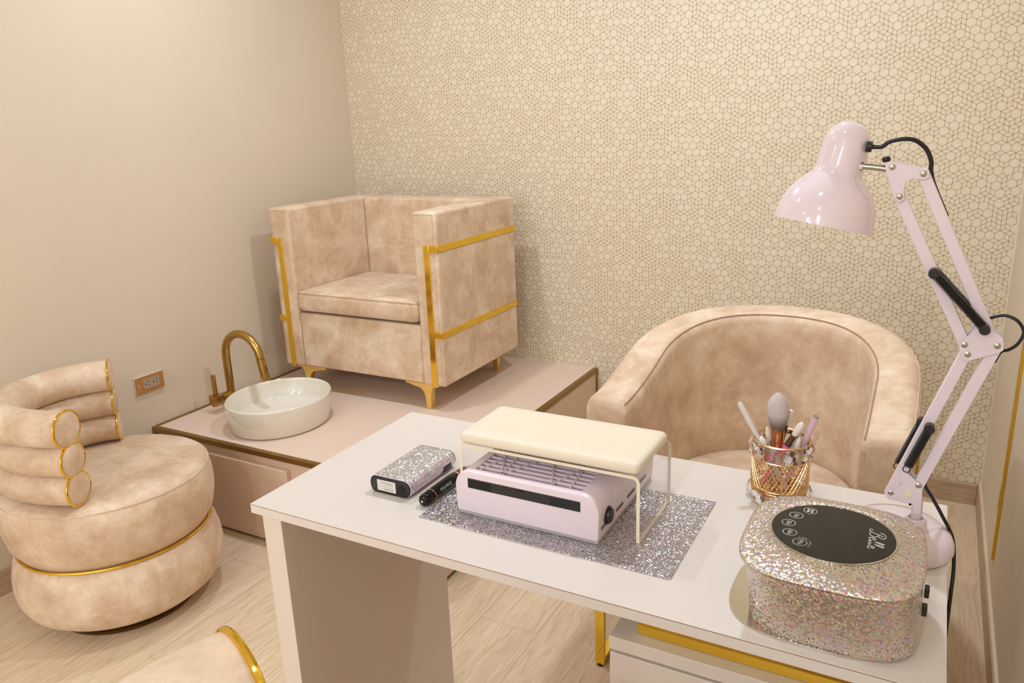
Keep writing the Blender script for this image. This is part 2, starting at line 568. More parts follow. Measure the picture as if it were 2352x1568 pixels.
def wallpaper():
    """hexagons and lozenges on a triangular lattice: a shuffled cube tiling with about half its cubes left blank, printed as thin lines"""
    r = random.Random(11)
    a = 0.0162
    e2x = a * math.sqrt(3) / 2
    ni = int((XW - XL) / e2x) + 1
    nj = int(CEIL / a) + 2
    D = [(0, 1), (1, 0), (1, -1), (0, -1), (-1, 0), (-1, 1)]     # axial steps; x = e2x*i, z = a*(j + i/2)
    P = [(i, j) for i in range(ni + 1) for j in range(-(i // 2), -(i // 2) + nj)]
    have = set(P)
    E = set()                                                    # edges by the sum of their end points
    for (i, j) in P:
        for k, d in enumerate(D[:3]):
            q = (i + d[0], j + d[1])
            ca, cb = (i - j) % 3, (q[0] - q[1]) % 3
            if ca and cb:
                E.add((2 * i + d[0], 2 * j + d[1]))
            else:
                kk = k if ca == 0 else k + 3                     # direction seen from the cube centre
                if kk % 2 == 0: E.add((2 * i + d[0], 2 * j + d[1]))
    inside = [p for p in P if all((p[0] + d[0], p[1] + d[1]) in have for d in D)]
    def spokes(i, j):
        return [(2 * i + d[0], 2 * j + d[1]) for d in D]
    def cube(i, j):
        sp = spokes(i, j)
        m = [e in E for e in sp]
        if sum(m) != 3 or m[0] == m[1] or m[1] == m[2] or m[2] == m[3]: return None
        for k in range(6):
            d, f = D[k], D[(k + 1) % 6]
            if (2 * i + d[0] + f[0], 2 * j + d[1] + f[1]) not in E: return None
        return sp, m
    for _ in range(len(inside) * 7):
        p = inside[int(r.random() * len(inside))]
        c = cube(*p)
        if c:
            for e, on in zip(*c):
                if on: E.discard(e)
                else: E.add(e)
    r.shuffle(inside)
    for p in inside:
        if r.random() < 0.58:
            c = cube(*p)
            if c:
                for e in c[0]: E.discard(e)
    def pts(): return P
    dropped = None
    q0, q1 = [], []
    for (i, j) in pts():
        for d in D[:3]:
            if (2 * i + d[0], 2 * j + d[1]) not in E: continue
            p = (XL + e2x * i, a * (j + i / 2)); q = (XL + e2x * (i + d[0]), a * (j + d[1] + (i + d[0]) / 2))
            if max(p[0], q[0]) > XW - 0.002 or min(p[1], q[1]) < 0.05 or max(p[1], q[1]) > CEIL - 0.002: continue
            q0.append(p); q1.append(q)
    A, B = np.array(q0), np.array(q1)
    t = B - A
    t /= np.linalg.norm(t, axis=1)[:, None]
    nn = np.stack([-t[:, 1], t[:, 0]], 1) * 0.00055
    Q = np.stack([A - nn, B - nn, B + nn, A + nn], 1).reshape(-1, 2)
    co = np.empty((len(Q), 3), np.float32)
    co[:, 0] = Q[:, 0]; co[:, 1] = YB - 0.0004; co[:, 2] = Q[:, 1]
    co -= np.array(wall_back.location, np.float32)
    me = bpy.data.meshes.new('printed_line_pattern')
    n = len(A)
    me.vertices.add(4 * n)
    me.vertices.foreach_set('co', co.ravel())
    me.loops.add(4 * n)
    me.loops.foreach_set('vertex_index', np.arange(4 * n, dtype=np.int32))
    me.polygons.add(n)
    me.polygons.foreach_set('loop_start', np.arange(0, 4 * n, 4, dtype=np.int32))
    me.update(calc_edges=True)
    me.materials.append(MT['print'])
    o = bpy.data.objects.new('printed_line_pattern', me)
    o.parent = wall_back
    o['kind'] = 'stuff'
    o['label'] = 'fine gold printed hexagon and lozenge lines'
    C.objects.link(o)
wallpaper()

BB = 0.083
bb = put(obj('baseboard_left', box(XL, XL + 0.012, YN, 1.705, 0, BB), 'boardy', bevel=0.002), 'oak baseboard along the plain left wall', 'baseboard', kind='structure')
bb = put(obj('baseboard_back', box(-1.24, XW - 0.012, YB - 0.012, YB, 0, BB), 'board', bevel=0.002), 'oak baseboard under the patterned wallpaper', 'baseboard', kind='structure')
obj('caulk_bead', box(-1.24, XW - 0.012, YB - 0.0145, YB - 0.012, 0, 0.003), 'caulk', bb)
bb = put(obj('baseboard_right', box(XW - 0.012, XW, YN, YB, 0, BB), 'boardy', bevel=0.002), 'oak baseboard along the right wall', 'baseboard', kind='structure')
obj('caulk_bead', box(XW - 0.0145, XW - 0.012, YN, YB - 0.012, 0, 0.003), 'caulk', bb)
obj('caulk_bead', box(XW - 0.008, XW, YN, YB, BB, BB + 0.003), 'caulk', bb)
tr = put(obj('trim_1', box(XW - 0.008, XW, 2.315, 2.345, 0.165, 2.30), 'gold', bevel=0.001), 'thin vertical gold trim strip on the right wall', 'trim', kind='structure')

# ------------------------------------------------------------------ pedicure platform
XR, YF, ZP = -1.2457, 1.7098, 0.3465
pl = thing('pedicure_platform', ((XL + XR) / 2, (YF + YB) / 2, 0), 'low blush platform with brass edge trim carrying basin and square armchair', 'platform')
obj('top_panel', box(XL + 0.02, XR - 0.018, YF + 0.018, YB - 0.0005, ZP - 0.02, ZP - 0.001), 'laminate', pl)
obj('front_panel', box(XL + 0.002, XR - 0.003, YF + 0.012, YF + 0.03, 0.022, ZP - 0.018), 'drawer', pl)
obj('side_panel', box(XR - 0.020, XR - 0.004, YF + 0.03, YB - 0.001, 0.022, ZP - 0.018), 'drawer', pl)
obj('plinth', box(XL + 0.02, XR - 0.03, YF + 0.035, YB - 0.005, 0, 0.0215), 'kick', pl)
t_ = 0.019
obj('edge_trim', box(XL + 0.001, XR, YF, YF + t_, ZP - t_, ZP), 'brass', pl, bevel=0.001)
obj('edge_trim', box(XL + 0.0005, XL + 0.02, YF + t_, YB - 0.001, ZP - t_, ZP + 0.0005), 'brass', pl, bevel=0.001)
obj('edge_trim', box(XR - t_, XR, YF + t_, YB - 0.001, ZP - t_, ZP), 'brass', pl, bevel=0.001)
obj('corner_post', box(XR - 0.016, XR, YB - 0.018, YB - 0.001, 0, ZP - t_), 'brass', pl, bevel=0.001)
obj('corner_post', box(XL + 0.001, XL + 0.018, YF, YF + 0.016, 0, ZP - t_), 'brass', pl, bevel=0.001)
obj('corner_post', box(XR - 0.016, XR, YF, YF + 0.016, 0, ZP - t_), 'brass', pl, bevel=0.001)
obj('drawer_front', box(-2.36, -1.835, YF - 0.010, YF + 0.0118, 0.012, 0.298), 'drawer', pl, bevel=0.0012)

# vessel basin
bc = (-2.094, 1.955, ZP)
bz = thing('vessel_basin', bc, 'white ceramic oval vessel basin on the blush platform', 'basin')
prof = [(0.10, 0.0), (0.166, 0.0), (0.1735, 0.006), (0.1835, 0.101), (0.1832, 0.106), (0.1800, 0.1085), (0.1765, 0.106), (0.1752, 0.10),
        (0.168, 0.045), (0.160, 0.034), (0.135, 0.030), (0.131, 0.0265), (0.06, 0.020), (0.016, 0.017)]
obj('bowl', lathe(prof, bc, 72, 1.0, 1.10), 'ceramic', bz, angle=60)
obj('drain', lathe([(0.018, 0.0168), (0.018, 0.0195), (0.012, 0.021), (0.0, 0.021)], bc, 28), 'chrome', bz)

# brushed brass faucet
fx, fy = -2.395, 1.992
fz = thing('faucet', (fx, fy, ZP), 'brushed brass gooseneck faucet beside the white basin', 'faucet')
obj('base_flange', lathe([(0.026, 0), (0.026, 0.006), (0.021, 0.008)], (fx, fy, ZP), 32), 'tapbrass', fz)
R = 0.097
path = [(fx, fy, ZP + 0.008), (fx, fy, ZP + 0.08), (fx, fy, 0.50)]
for k in range(0, 15):
    a = math.radians(180 - 12.4 * k)
    path.append((fx + R + R * math.cos(a), fy - 0.002 * k * 0.2, 0.562 + R * math.sin(a)))
obj('gooseneck', sweep(path, 0.0155, 20), 'tapbrass', fz)
e0 = V(path[-1]); dr = (V(path[-1]) - V(path[-2])).normalized()
obj('joint_ring', cyl(e0 - dr * 0.001, e0 + dr * 0.003, 0.0150), 'bronze', fz)
obj('spray_head', sweep([e0 + dr * 0.003, e0 + dr * 0.03, e0 + dr * 0.085, e0 + dr * 0.088], [0.0165, 0.0165, 0.0165, 0.0155], 24), 'tapbrass', fz)
obj('spray_button', cyl(e0 + dr * 0.03 + V((0.016, 0, 0.004)), e0 + dr * 0.055 + V((0.016, 0, 0.004)), 0.003), 'bronze', fz)
hb = V((fx, fy, ZP + 0.055))
obj('handle_stem', cyl(hb, hb + V((0, -0.047, 0)), 0.0185, seg=28), 'tapbrass', fz)
obj('handle_gap', cyl(hb + V((0, -0.047, 0)), hb + V((0, -0.050, 0)), 0.017, seg=28), 'bronze', fz)
h2 = hb + V((0, -0.050, 0))
pf = [(-0.021, 0.019)] + [(0.021 * math.cos(a), 0.021 * math.sin(a) - 0.004) for a in [PI + PI * k / 14 for k in range(15)]] + [(0.021, 0.019)]
lv = obj('handle_body', prism([(h2.x + u, h2.z + w) for u, w in pf], h2.y, h2.y - 0.042), 'tapbrass', fz, bevel=0.0015)
obj('lever', box(h2.x - 0.009, h2.x + 0.009, h2.y - 0.030, h2.y - 0.020, h2.z + 0.018, h2.z + 0.102), 'tapbrass', fz, bevel=0.0015)

# wall outlet
ot = thing('wall_outlet', (XL, 1.728, 0.484), 'copper-toned double socket outlet on the plain left wall', 'outlet')
obj('back_box', box(XL, XL + 0.007, 1.6675, 1.7885, 0.485, 0.550), 'white', ot, bevel=0.001)
obj('face_plate', box(XL + 0.007, XL + 0.0105, 1.669, 1.787, 0.4865, 0.5485), 'copperplate', ot, bevel=0.0008)
ins = obj('socket_insert', box(XL + 0.0105, XL + 0.0118, 1.700, 1.768, 0.499, 0.537), 'greige', ot, bevel=0.0004)
for yc in (1.716, 1.750):
    obj('ground_hole', cyl((XL + 0.0118, yc - 0.007, 0.5175), (XL + 0.0122, yc - 0.007, 0.5175), 0.0024), 'black', ot)
    for dz in (0.0065, -0.0065):
        obj('slot', box(XL + 0.0118, XL + 0.0122, yc + 0.003, yc + 0.010, 0.518 + dz - 0.001, 0.518 + dz + 0.001), 'black', ot)
obj('indicator', box(XL + 0.0105, XL + 0.011, 1.679, 1.6815, 0.5125, 0.5225), 'label', ot)

# ------------------------------------------------------------------ square armchair on the platform
ax0, ax1, ay0, ay1, az0, az1 = -2.362, -1.556, 2.270, 2.855, 0.449, 1.105
ac = thing('square_armchair', ((ax0 + ax1) / 2, (ay0 + ay1) / 2, ZP), 'square blush leather armchair with polished gold bands on the platform', 'armchair')
aw = 0.101
obj('armrest', box(ax0, ax0 + aw, ay0, ay1, az0, az1), 'leather', ac, bevel=0.011, seg=3)
obj('armrest', box(ax1 - aw, ax1, ay0, ay1, az0, az1), 'leather', ac, bevel=0.011, seg=3)
obj('backrest', box(ax0 + aw + 0.001, ax1 - aw - 0.001, ay1 - 0.115, ay1 - 0.002, az0 + 0.01, az1 - 0.002), 'leather', ac, bevel=0.012, seg=3)
obj('seat_base', box(ax0 + aw + 0.001, ax1 - aw - 0.001, ay0 + 0.006, ay1 - 0.116, az0 + 0.003, 0.680), 'leather', ac, bevel=0.006)
bm = bmesh.new()
x0, x1, y0, y1 = ax0 + aw + 0.002, ax1 - aw - 0.002, ay0 - 0.006, ay1 - 0.118
loops = []
for ins_, z in ((0.03, 0.690), (0.010, 0.691), (0.002, 0.700), (0.0, 0.715), (0.0, 0.745), (0.003, 0.762), (0.012, 0.771), (0.05, 0.776), (0.15, 0.780)):
    loops.append([(u, w, z) for u, w in rrect(x0 + ins_, x1 - ins_, y0 + ins_, y1 - ins_, 0.02)])
obj('seat_cushion', loft(loops, bm), 'leather', ac, angle=60)
obj('cushion_piping', sweep([(u, w, 0.766) for u, w in rrect(x0 + 0.004, x1 - 0.004, y0 + 0.003, y1, 0.018)], 0.0022, 6), 'leather', ac)
for sx in (-1, 1):
    xo = ax0 if sx < 0 else ax1                 # outer face
    inn = -sx
    f = 0.004
    def bx(a, b, *r):
        return box(min(a, b), max(a, b), *r)
    g = bx(xo + inn * 0.034, xo + inn * 0.058, ay0 - f, ay0 + 0.002, az0 - 0.003, 0.985)
    obj('gold_upright', g, 'gold', ac, bevel=0.0012)
    for zt in (0.985, 0.664):
        obj('gold_bracket', bx(xo + sx * f, xo + inn * 0.034, ay0 - f, ay0 + 0.002, zt - 0.024, zt), 'gold', ac, bevel=0.002)
        obj('gold_band', bx(xo + sx * f, xo - sx * 0.002, ay0 + 0.002, ay1 - 0.002, zt - 0.024, zt), 'gold', ac, bevel=0.0012)
    # seams along the front edge of the arm
    obj('seam', sweep([(xo + inn * 0.012, ay0 + 0.0008, az0 + 0.01), (xo + inn * 0.012, ay0 + 0.0008, az1 - 0.012)], 0.0012, 6), 'seam', ac)
    obj('seam', sweep([(xo + inn * 0.012, ay0 + 0.0008, az1 - 0.011), (xo + inn * 0.089, ay0 + 0.0008, az1 - 0.011)], 0.0012, 6), 'seam', ac)
    for (yc, dy) in ((2.302, 1), (ay1 - 0.035, -1)):
        u0 = xo + inn * 0.085
        outl = [(0, 0), (0.022, 0), (0.024, 0.045), (0.030, 0.066), (0.046, 0.080), (0.115, 0.094), (0.115, az0 - ZP), (-0.040, az0 - ZP), (-0.040, 0.094), (-0.012, 0.086), (-0.003, 0.068)]
        obj('leg', prism([(u0 + inn * u, ZP + w) for u, w in outl], yc - 0.014, yc + 0.014), 'goldsatin', ac, bevel=0.0015)

# ------------------------------------------------------------------ stacked-roll swivel chairs
def roll_chair(label, group):
    t = thing('roll_chair', (0, 0, 0), label, 'chair', group)
    obj('swivel_base', lathe([(0.20, 0.0), (0.205, 0.012), (0.19, 0.02), (0.10, 0.03), (0.10, 0.045)], seg=64), 'bronze', t, local=True)
    obj('lower_cushion', lathe([(0.05, 0.036), (0.20, 0.037), (0.245, 0.046), (0.275, 0.070), (0.291, 0.105), (0.296, 0.140), (0.293, 0.178), (0.284, 0.215), (0.268, 0.241), (0.25, 0.248), (0.05, 0.248)], seg=96), 'leather', t, local=True, angle=80)
    obj('seat_cushion', lathe([(0.05, 0.2485), (0.25, 0.249), (0.268, 0.256), (0.284, 0.284), (0.293, 0.325), (0.2955, 0.360), (0.2935, 0.395), (0.288, 0.420), (0.282, 0.431), (0.268, 0.438), (0.22, 0.444), (0.1, 0.448), (0.001, 0.449)], seg=96), 'leather', t, local=True, angle=80)
    obj('gold_piping', ring((0, 0, 0.2485), (0, 0, 1), 0.2695, 0.0042, 96), 'gold', t, local=True)
    obj('seat_seam', ring((0, 0, 0.4255), (0, 0, 1), 0.2855, 0.0022, 96, 6), 'leather', t, local=True)
    for k in range(3):
        z = 0.449 + 0.0435 + 0.083 * k
        r = (0.0490, 0.0485, 0.0530)[k]
        if k == 2: z += 0.006
        pts = [(0.232 * math.cos(math.radians(a)), 0.232 * math.sin(math.radians(a)), z) for a in range(134, 260, 12)]
        pts += [(-0.020, -0.231, z), (0.040, -0.227, z), (0.105, -0.212, z), (0.168, -0.186, z)]
        P = spline(pts, 5)
        rr = [r] * len(P)
        # domed ends
        d0 = (P[0] - P[1]).normalized(); d1 = (P[-1] - P[-2]).normalized()
        def dome(p, d):
            return [(p + d * x, r * s) for x, s in ((0.0015, 0.97), (0.004, 0.88), (0.0065, 0.70), (0.0082, 0.42), (0.0088, 0.12))]
        A = dome(P[0], d0)[::-1]; B = dome(P[-1], d1)
        PP = [a for a, _ in A] + P + [b for b, _ in B]
        RR = [s for _, s in A] + rr + [s for _, s in B]
        roll = obj('back_roll', sweep(PP, RR, 32, sz=0.93), 'leather', t, local=True, angle=80)
        for p, d in ((P[0], d0), (P[-1], d1)):
            cp = [p + (d.cross(V((0, 0, 1))).normalized() * math.cos(a) * r + V((0, 0, 1)) * math.sin(a) * r * 0.93) for a in [2 * PI * i / 40 for i in range(40)]]
            bm = bmesh.new()
            rows = []
            for q in cp:
                o_ = (q - p).normalized()
                rows.append([bm.verts.new(q + o_ * (0.0034 * math.cos(b)) + d * (0.0034 * math.sin(b))) for b in [2 * PI * i / 8 for i in range(8)]])
            for i in range(40):
                for j in range(8):
                    bm.faces.new((rows[i][j], rows[(i + 1) % 40][j], rows[(i + 1) % 40][(j + 1) % 8], rows[i][(j + 1) % 8]))
            obj('gold_ring', bm, 'gold', roll, local=True)
    return t

rc = roll_chair('round blush leather chair with rolled back beside the basin platform', 'rolled-back leather chairs')
rc.location = (-2.128, 1.274, 0)
rc2 = copy_tree(rc)
rc2.location = (-0.305, 0.315, 0)
rc2.scale = (1.28, 1.28, 1.28)
rc2.rotation_euler = (0, 0, math.radians(21))
rc2['label'] = 'foreground leather roll with gold ring, chair cut off by the bottom edge'

# ------------------------------------------------------------------ tub chair behind the desk
def tub_chair():
    cx, yf, ys = -0.3435, 1.62, 1.90
    th = 0.0525
    t = thing('tub_chair', (cx, 1.95, 0), 'rounded blush leather tub chair behind the white desk', 'armchair')
    hw, ry = 0.304, 0.335
    st = []
    for k in range(8):
        st.append((V((cx - hw, yf + (ys - yf) * k / 8, 0)), V((-1, 0, 0))))
    for k in range(33):
        a = PI - PI * k / 32
        st.append((V((cx + hw * math.cos(a), ys + ry * math.sin(a), 0)), V((math.cos(a) / hw, math.sin(a) / ry, 0)).normalized()))
    for k in range(7, -1, -1):
        st.append((V((cx + hw, yf + (ys - yf) * k / 8, 0)), V((1, 0, 0))))
    zb = 0.20
    def section(p, n, s):
        u = min(1, max(0, (p.y - yf) / 0.62))
        zt = 0.760 + 0.105 * (u * u * (3 - 2 * u))
        ww = th * s
        out = []
        r = 0.030
        prof = [(-1, zb), (-1, 0.45), (-1, zt - r - 0.006)]
        L = [p + n * (-ww) + V((0, 0, z)) for z in (zb + (1 - s) * 0.3, 0.40, zt - 0.10, zt - r - 0.004)]
        for k in range(1, 7):
            a = PI - (PI / 2) * k / 6
            L.append(p + n * (-ww + r + r * math.cos(a)) + V((0, 0, zt - r - 0.004 + r * math.sin(a) - (1 - s) * 0.2)))
        for k in range(0, 7):
            a = PI / 2 - (PI / 2) * k / 6
            L.append(p + n * (ww - r + r * math.cos(a)) + V((0, 0, zt - r + r * math.sin(a) - (1 - s) * 0.2)))
        L += [p + n * ww + V((0, 0, z)) for z in (zt - 0.10, 0.40, zb + (1 - s) * 0.3)]
        return L
    loops = []
    p, n = st[0]
    for dy, s in ((-0.014, 0.80), (-0.012, 0.90), (-0.008, 0.96), (-0.003, 0.99)):
        loops.append(section(p + V((0, dy, 0)), n, s))
    loops += [section(p, n, 1.0) for p, n in st]
    p, n = st[-1]
    for dy, s in ((-0.003, 0.99), (-0.008, 0.96), (-0.012, 0.90), (-0.014, 0.80)):
        loops.append(section(p + V((0, dy, 0)), n, s))
    obj('shell', loft(loops), 'leather', t, angle=70)
    # welt along the inner top edge
    w = []
    for p, n in st:
        L = section(p, n, 1.0)
        w.append(L[6] + n * -0.0005 + V((0, 0, 0.0012)))
    obj('welt_seam', sweep(w, 0.0017, 6), 'seam', t)
    w = [section(p, n, 1.0)[13] for p, n in st]
    obj('outer_seam', sweep(w, 0.0014, 6), 'leather', t)
    def dshape(i, z):
        a_, b_ = hw - th - 0.001 - i, ry - th - 0.001 - i
        L = [(cx - a_, yf + 0.004 + i, z), (cx - a_, 1.76, z)]
        for k in range(25):
            a = PI - PI * k / 24
            L.append((cx + a_ * math.cos(a), ys + b_ * math.sin(a), z))
        L += [(cx + a_, 1.76, z), (cx + a_, yf + 0.004 + i, z)]
        return L
    obj('seat_base', loft([dshape(0.0, 0.205), dshape(0.0, 0.31)]), 'leather', t)
    obj('seat_cushion', loft([dshape(0.012, 0.312), dshape(0.002, 0.325), dshape(0.0, 0.36), dshape(0.0, 0.425), dshape(0.004, 0.440), dshape(0.014, 0.449), dshape(0.06, 0.455), dshape(0.12, 0.458)]), 'leather', t, angle=70)
    for xx, hi in ((-0.669, 0.199), (0.0185, 0.60)):
        for yy in (1.622, 1.98):
            top = 0.199 if (xx < 0 or yy < 1.7) else hi
            xc = xx if (xx < 0) else (-0.018 if yy < 1.7 else xx)
            pw_ = 0.0125 if top < 0.3 else 0.0045
            obj('gold_post', box(xc - pw_, xc + pw_, yy - 0.006, yy + 0.006, 0.004, top), 'gold', t, bevel=0.001)
            obj('foot_pad', cyl((xc, yy, 0), (xc, yy, 0.004), 0.010), 'black', t)
        xa = xx if xx < 0 else 0.0
        obj('gold_runner', box(xa - 0.012, xa + 0.012, 1.628, 1.974, 0.004, 0.022), 'gold', t, bevel=0.001)
    obj('gold_bracket', box(-0.02, 0.02, 1.975, 1.985, 0.40, 0.42), 'gold', t)
tub_chair()

# ------------------------------------------------------------------ white desk
dx0, dx1, dy0, dy1, DZ, DT = -1.0461, 0.0650, 0.8761, 1.3775, 0.75, 0.0185
dk = thing('white_desk', ((dx0 + dx1) / 2, (dy0 + dy1) / 2, 0), 'white laminate manicure desk with panel leg and drawer cabinet', 'desk')
obj('tabletop', box(dx0, dx1, dy0, dy1, DZ - DT, DZ), 'white', dk, bevel=0.0008)
obj('edge_band', box(dx0 + 0.002, dx1 - 0.001, dy0 - 0.0003, dy0 + 0.0006, DZ - 0.0016, DZ - 0.0006), 'edge', dk)
obj('side_panel', box(-1.020, -0.975, dy0 + 0.0015, dy1 - 0.001, 0.0, DZ - DT - 0.0004), 'whiteside', dk, bevel=0.0008)
cb = obj('drawer_cabinet', box(-0.370, 0.050, 0.950, 1.35, 0.03, 0.630), 'whiteside', dk, bevel=0.001)
obj('cabinet_top', box(-0.3705, 0.0505, 0.930, 1.352, 0.6305, 0.653), 'whiteside', dk, bevel=0.001)
for z0, z1 in ((0.445, 0.624), (0.245, 0.440), (0.045, 0.240)):
    obj('drawer_front', box(-0.3695, 0.0495, 0.932, 0.9495, z0, z1), 'whiteside', dk, bevel=0.001)
obj('gold_riser', box(-0.333, 0.020, 0.952, 0.972, 0.6535, DZ - DT - 0.0004), 'gold', dk, bevel=0.001)
obj('gold_riser', box(-0.333, 0.020, 1.30, 1.32, 0.6535, DZ - DT - 0.0004), 'gold', dk, bevel=0.001)
for x in (-0.35, 0.03):
    for y in (0.97, 1.33):
        obj('foot', cyl((x, y, 0), (x, y, 0.03), 0.016), 'black', dk)

# glitter mat
put(obj('glitter_mat', box(-0.734, -0.288, 0.964, 1.2255, DZ + 0.0002, DZ + 0.0017), 'flakes', smooth=False), 'rectangular silver lilac glitter mat under the dust collector', 'mat')
MZ = DZ + 0.0018

# dust collector
dc = thing('nail_dust_collector', (-0.548, 1.14, MZ), 'lilac nail dust collector with slatted top under the hand rest', 'dust collector')
cx0, cx1, cy0, cy1, cz0, cz1 = -0.682, -0.416, 1.005, 1.272, MZ + 0.008, 0.8345
obj('base_strip', box(cx0 + 0.003, cx1 - 0.003, cy0 + 0.003, cy1 - 0.003, MZ, MZ + 0.0079), 'grey', dc, bevel=0.001)
def profile(notch):
    r = 0.030
    pts = [(cx0 + 0.002, cz0)]
    for k in range(9):
        a = math.radians(180 - 90 * k / 8)
        pts.append((cx0 + r + r * math.cos(a), cz1 - r + r * math.sin(a)))
    gx0, gx1 = -0.648, -0.450
    for x in (gx0 - 0.0005,):
        pts.append((x, cz1 + 0.0003))
    if notch:
        pts += [(gx0, cz1 + 0.0003), (gx0, cz1 - 0.026), (gx1, cz1 - 0.026), (gx1, cz1 + 0.0003)]
    else:
        pts += [(gx0 + 0.0001 + (gx1 - gx0) * k / 3, cz1 + 0.0003) for k in range(4)]
    pts.append((gx1 + 0.0005, cz1 + 0.0003))
    for k in range(9):
        a = math.radians(90 - 90 * k / 8)
        pts.append((cx1 - r + r * math.cos(a), cz1 - r + r * math.sin(a)))
    pts.append((cx1 - 0.002, cz0))
    return pts
gy0, gy1 = 1.018, 1.235
bm = bmesh.new()
def inset_profile(pts, s):
    cxm, czm = (cx0 + cx1) / 2, cz0
    return [(cxm + (u - cxm) * (1 - s / 0.133), czm + (w - czm) * (1 - s / 0.09)) for u, w in pts]
P0 = profile(False)
loft([[(u, cy0 + 0.000, w) for u, w in inset_profile(P0, 0.003)], [(u, cy0 + 0.001, w) for u, w in inset_profile(P0, 0.001)], [(u, cy0 + 0.0035, w) for u, w in P0], [(u, gy0, w) for u, w in P0]], bm)
prism(profile(True), gy0, gy1, bm=bm)
loft([[(u, gy1, w) for u, w in P0], [(u, cy1 - 0.003, w) for u, w in P0], [(u, cy1, w) for u, w in inset_profile(P0, 0.003)]], bm)
obj('housing', bm, 'lilac', dc, angle=30)
obj('filter', box(-0.647, -0.451, gy0 + 0.001, gy1 - 0.001, cz1 - 0.0255, cz1 - 0.0065), 'filter', dc)
slat = None
ns = 15
for k in range(1, ns):
    y = gy0 + (gy1 - gy0) * k / ns
    if slat is None:
        slat = obj('slat', box(-0.6478, -0.4502, y - 0.0022, y + 0.0022, cz1 - 0.0032, cz1 - 0.0004), 'lilac', dc, smooth=False)
        y_first = y
    else:
        s_ = slat.copy(); C.objects.link(s_); s_.parent = dc
        s_.location = slat.location + V((0, y - y_first, 0))
def bar(p, q, w=0.0026, z=cz1):
    p, q = V((p[0], p[1], 0)), V((q[0], q[1], 0))
    d = (q - p).normalized(); n = V((-d.y, d.x, 0)) * w / 2
    return loft([[tuple(a + V((0, 0, h))) for a in (p - n, q - n, q + n, p + n)] for h in (z - 0.0016, z + 0.0004)])
web = [((-0.640, 1.020), (-0.622, 1.075)), ((-0.622, 1.075), (-0.598, 1.020)), ((-0.613, 1.233), (-0.598, 1.022)), ((-0.600, 1.020), (-0.545, 1.120)), ((-0.545, 1.120), (-0.505, 1.020)), ((-0.545, 1.120), (-0.548, 1.233)),
       ((-0.505, 1.020), (-0.480, 1.095)), ((-0.480, 1.095), (-0.472, 1.020)), ((-0.480, 1.095), (-0.490, 1.233)), ((-0.622, 1.075), (-0.647, 1.150))]
for p, q in web:
    obj('web_bar', bar(p, q), 'lilac', dc, smooth=False)
obj('front_panel', box(-0.6555, -0.4475, cy0 - 0.0012, cy0 + 0.004, 0.8045, 0.8220), 'black', dc, bevel=0.0006)
obj('panel_clip', box(-0.562, -0.548, cy0 - 0.0018, cy0 - 0.0010, 0.8175, 0.8205), 'blackgloss', dc)
obj('panel_insert', box(-0.6535, -0.610, cy0 - 0.0016, cy0 - 0.0010, 0.8065, 0.8190), 'blackgloss', dc)
obj('panel_insert', box(-0.500, -0.4500, cy0 - 0.0016, cy0 - 0.0010, 0.8065, 0.8190), 'blackgloss', dc)
obj('speed_knob', lathe([(0.0150, 0), (0.0150, 0.003), (0.0125, 0.0035), (0.0118, 0.007), (0.010, 0.0078)], (cx1 - 0.001, 1.043, 0.788), 28, axis=(1, 0, 0)), 'black', dc)
for a, b in ((1.016, 1.036), (1.082, 1.112), (1.134, 1.168), (1.192, 1.226)):
    obj('side_vent', box(cx1 - 0.0008, cx1 + 0.0003, a, b, 0.7745, 0.7785), 'bristledark', dc)

# acrylic hand rest with a cream pad
hr = thing('hand_rest', (-0.527, 1.118, MZ), 'clear acrylic hand rest with cream pad over the dust collector', 'hand rest')
hx0, hx1, hy0, hy1, hz = -0.6925, -0.3615, 1.039, 1.199, 0.8665
def bend(off):
    r = 0.013 - off
    x0, x1, zt = hx0 + off, hx1 - off, hz - off
    pts = [(x0, MZ)]
    for k in range(7):
        a = math.radians(180 - 90 * k / 6); pts.append((x0 + r + r * math.cos(a), zt - r + r * math.sin(a)))
    for k in range(7):
        a = math.radians(90 - 90 * k / 6); pts.append((x1 - r + r * math.cos(a), zt - r + r * math.sin(a)))
    pts.append((x1, MZ))
    return pts
outer, inner = bend(0.0), bend(0.0055)
bm = bmesh.new()
rows = [[[bm.verts.new((u, y, w)) for u, w in L] for y in (hy0, hy1)] for L in (outer, inner)]
n = len(outer)
for i in range(n - 1):
    for L in rows:
        bm.faces.new((L[0][i], L[0][i + 1], L[1][i + 1], L[1][i])).material_index = 0
    for e in (0, 1):
        bm.faces.new((rows[0][e][i], rows[0][e][i + 1], rows[1][e][i + 1], rows[1][e][i])).material_index = 1
for i in (0, n - 1):
    bm.faces.new((rows[0][0][i], rows[0][1][i], rows[1][1][i], rows[1][0][i])).material_index = 1
obj('acrylic_stand', bm, ['acrylic', 'acryledge'], hr, angle=30)
loops = []
for i, z in ((0.008, 0.0000), (0.002, 0.0008), (0.0, 0.004), (0.0, 0.0135), (0.002, 0.0170), (0.006, 0.0190), (0.02, 0.0200), (0.05, 0.0205)):
    loops.append([(u, w, hz + 0.0003 + z) for u, w in rrect(-0.6925 + i, -0.3645 - i, 1.040 + i, 1.190 - i, 0.010)])
obj('cushion_pad', loft(loops), 'cream', hr, angle=70)
for x in (-0.640, -0.420):
    obj('pad_strip', box(x - 0.006, x + 0.006, 1.1905, 1.1955, hz + 0.0002, hz + 0.0012), 'label', hr)

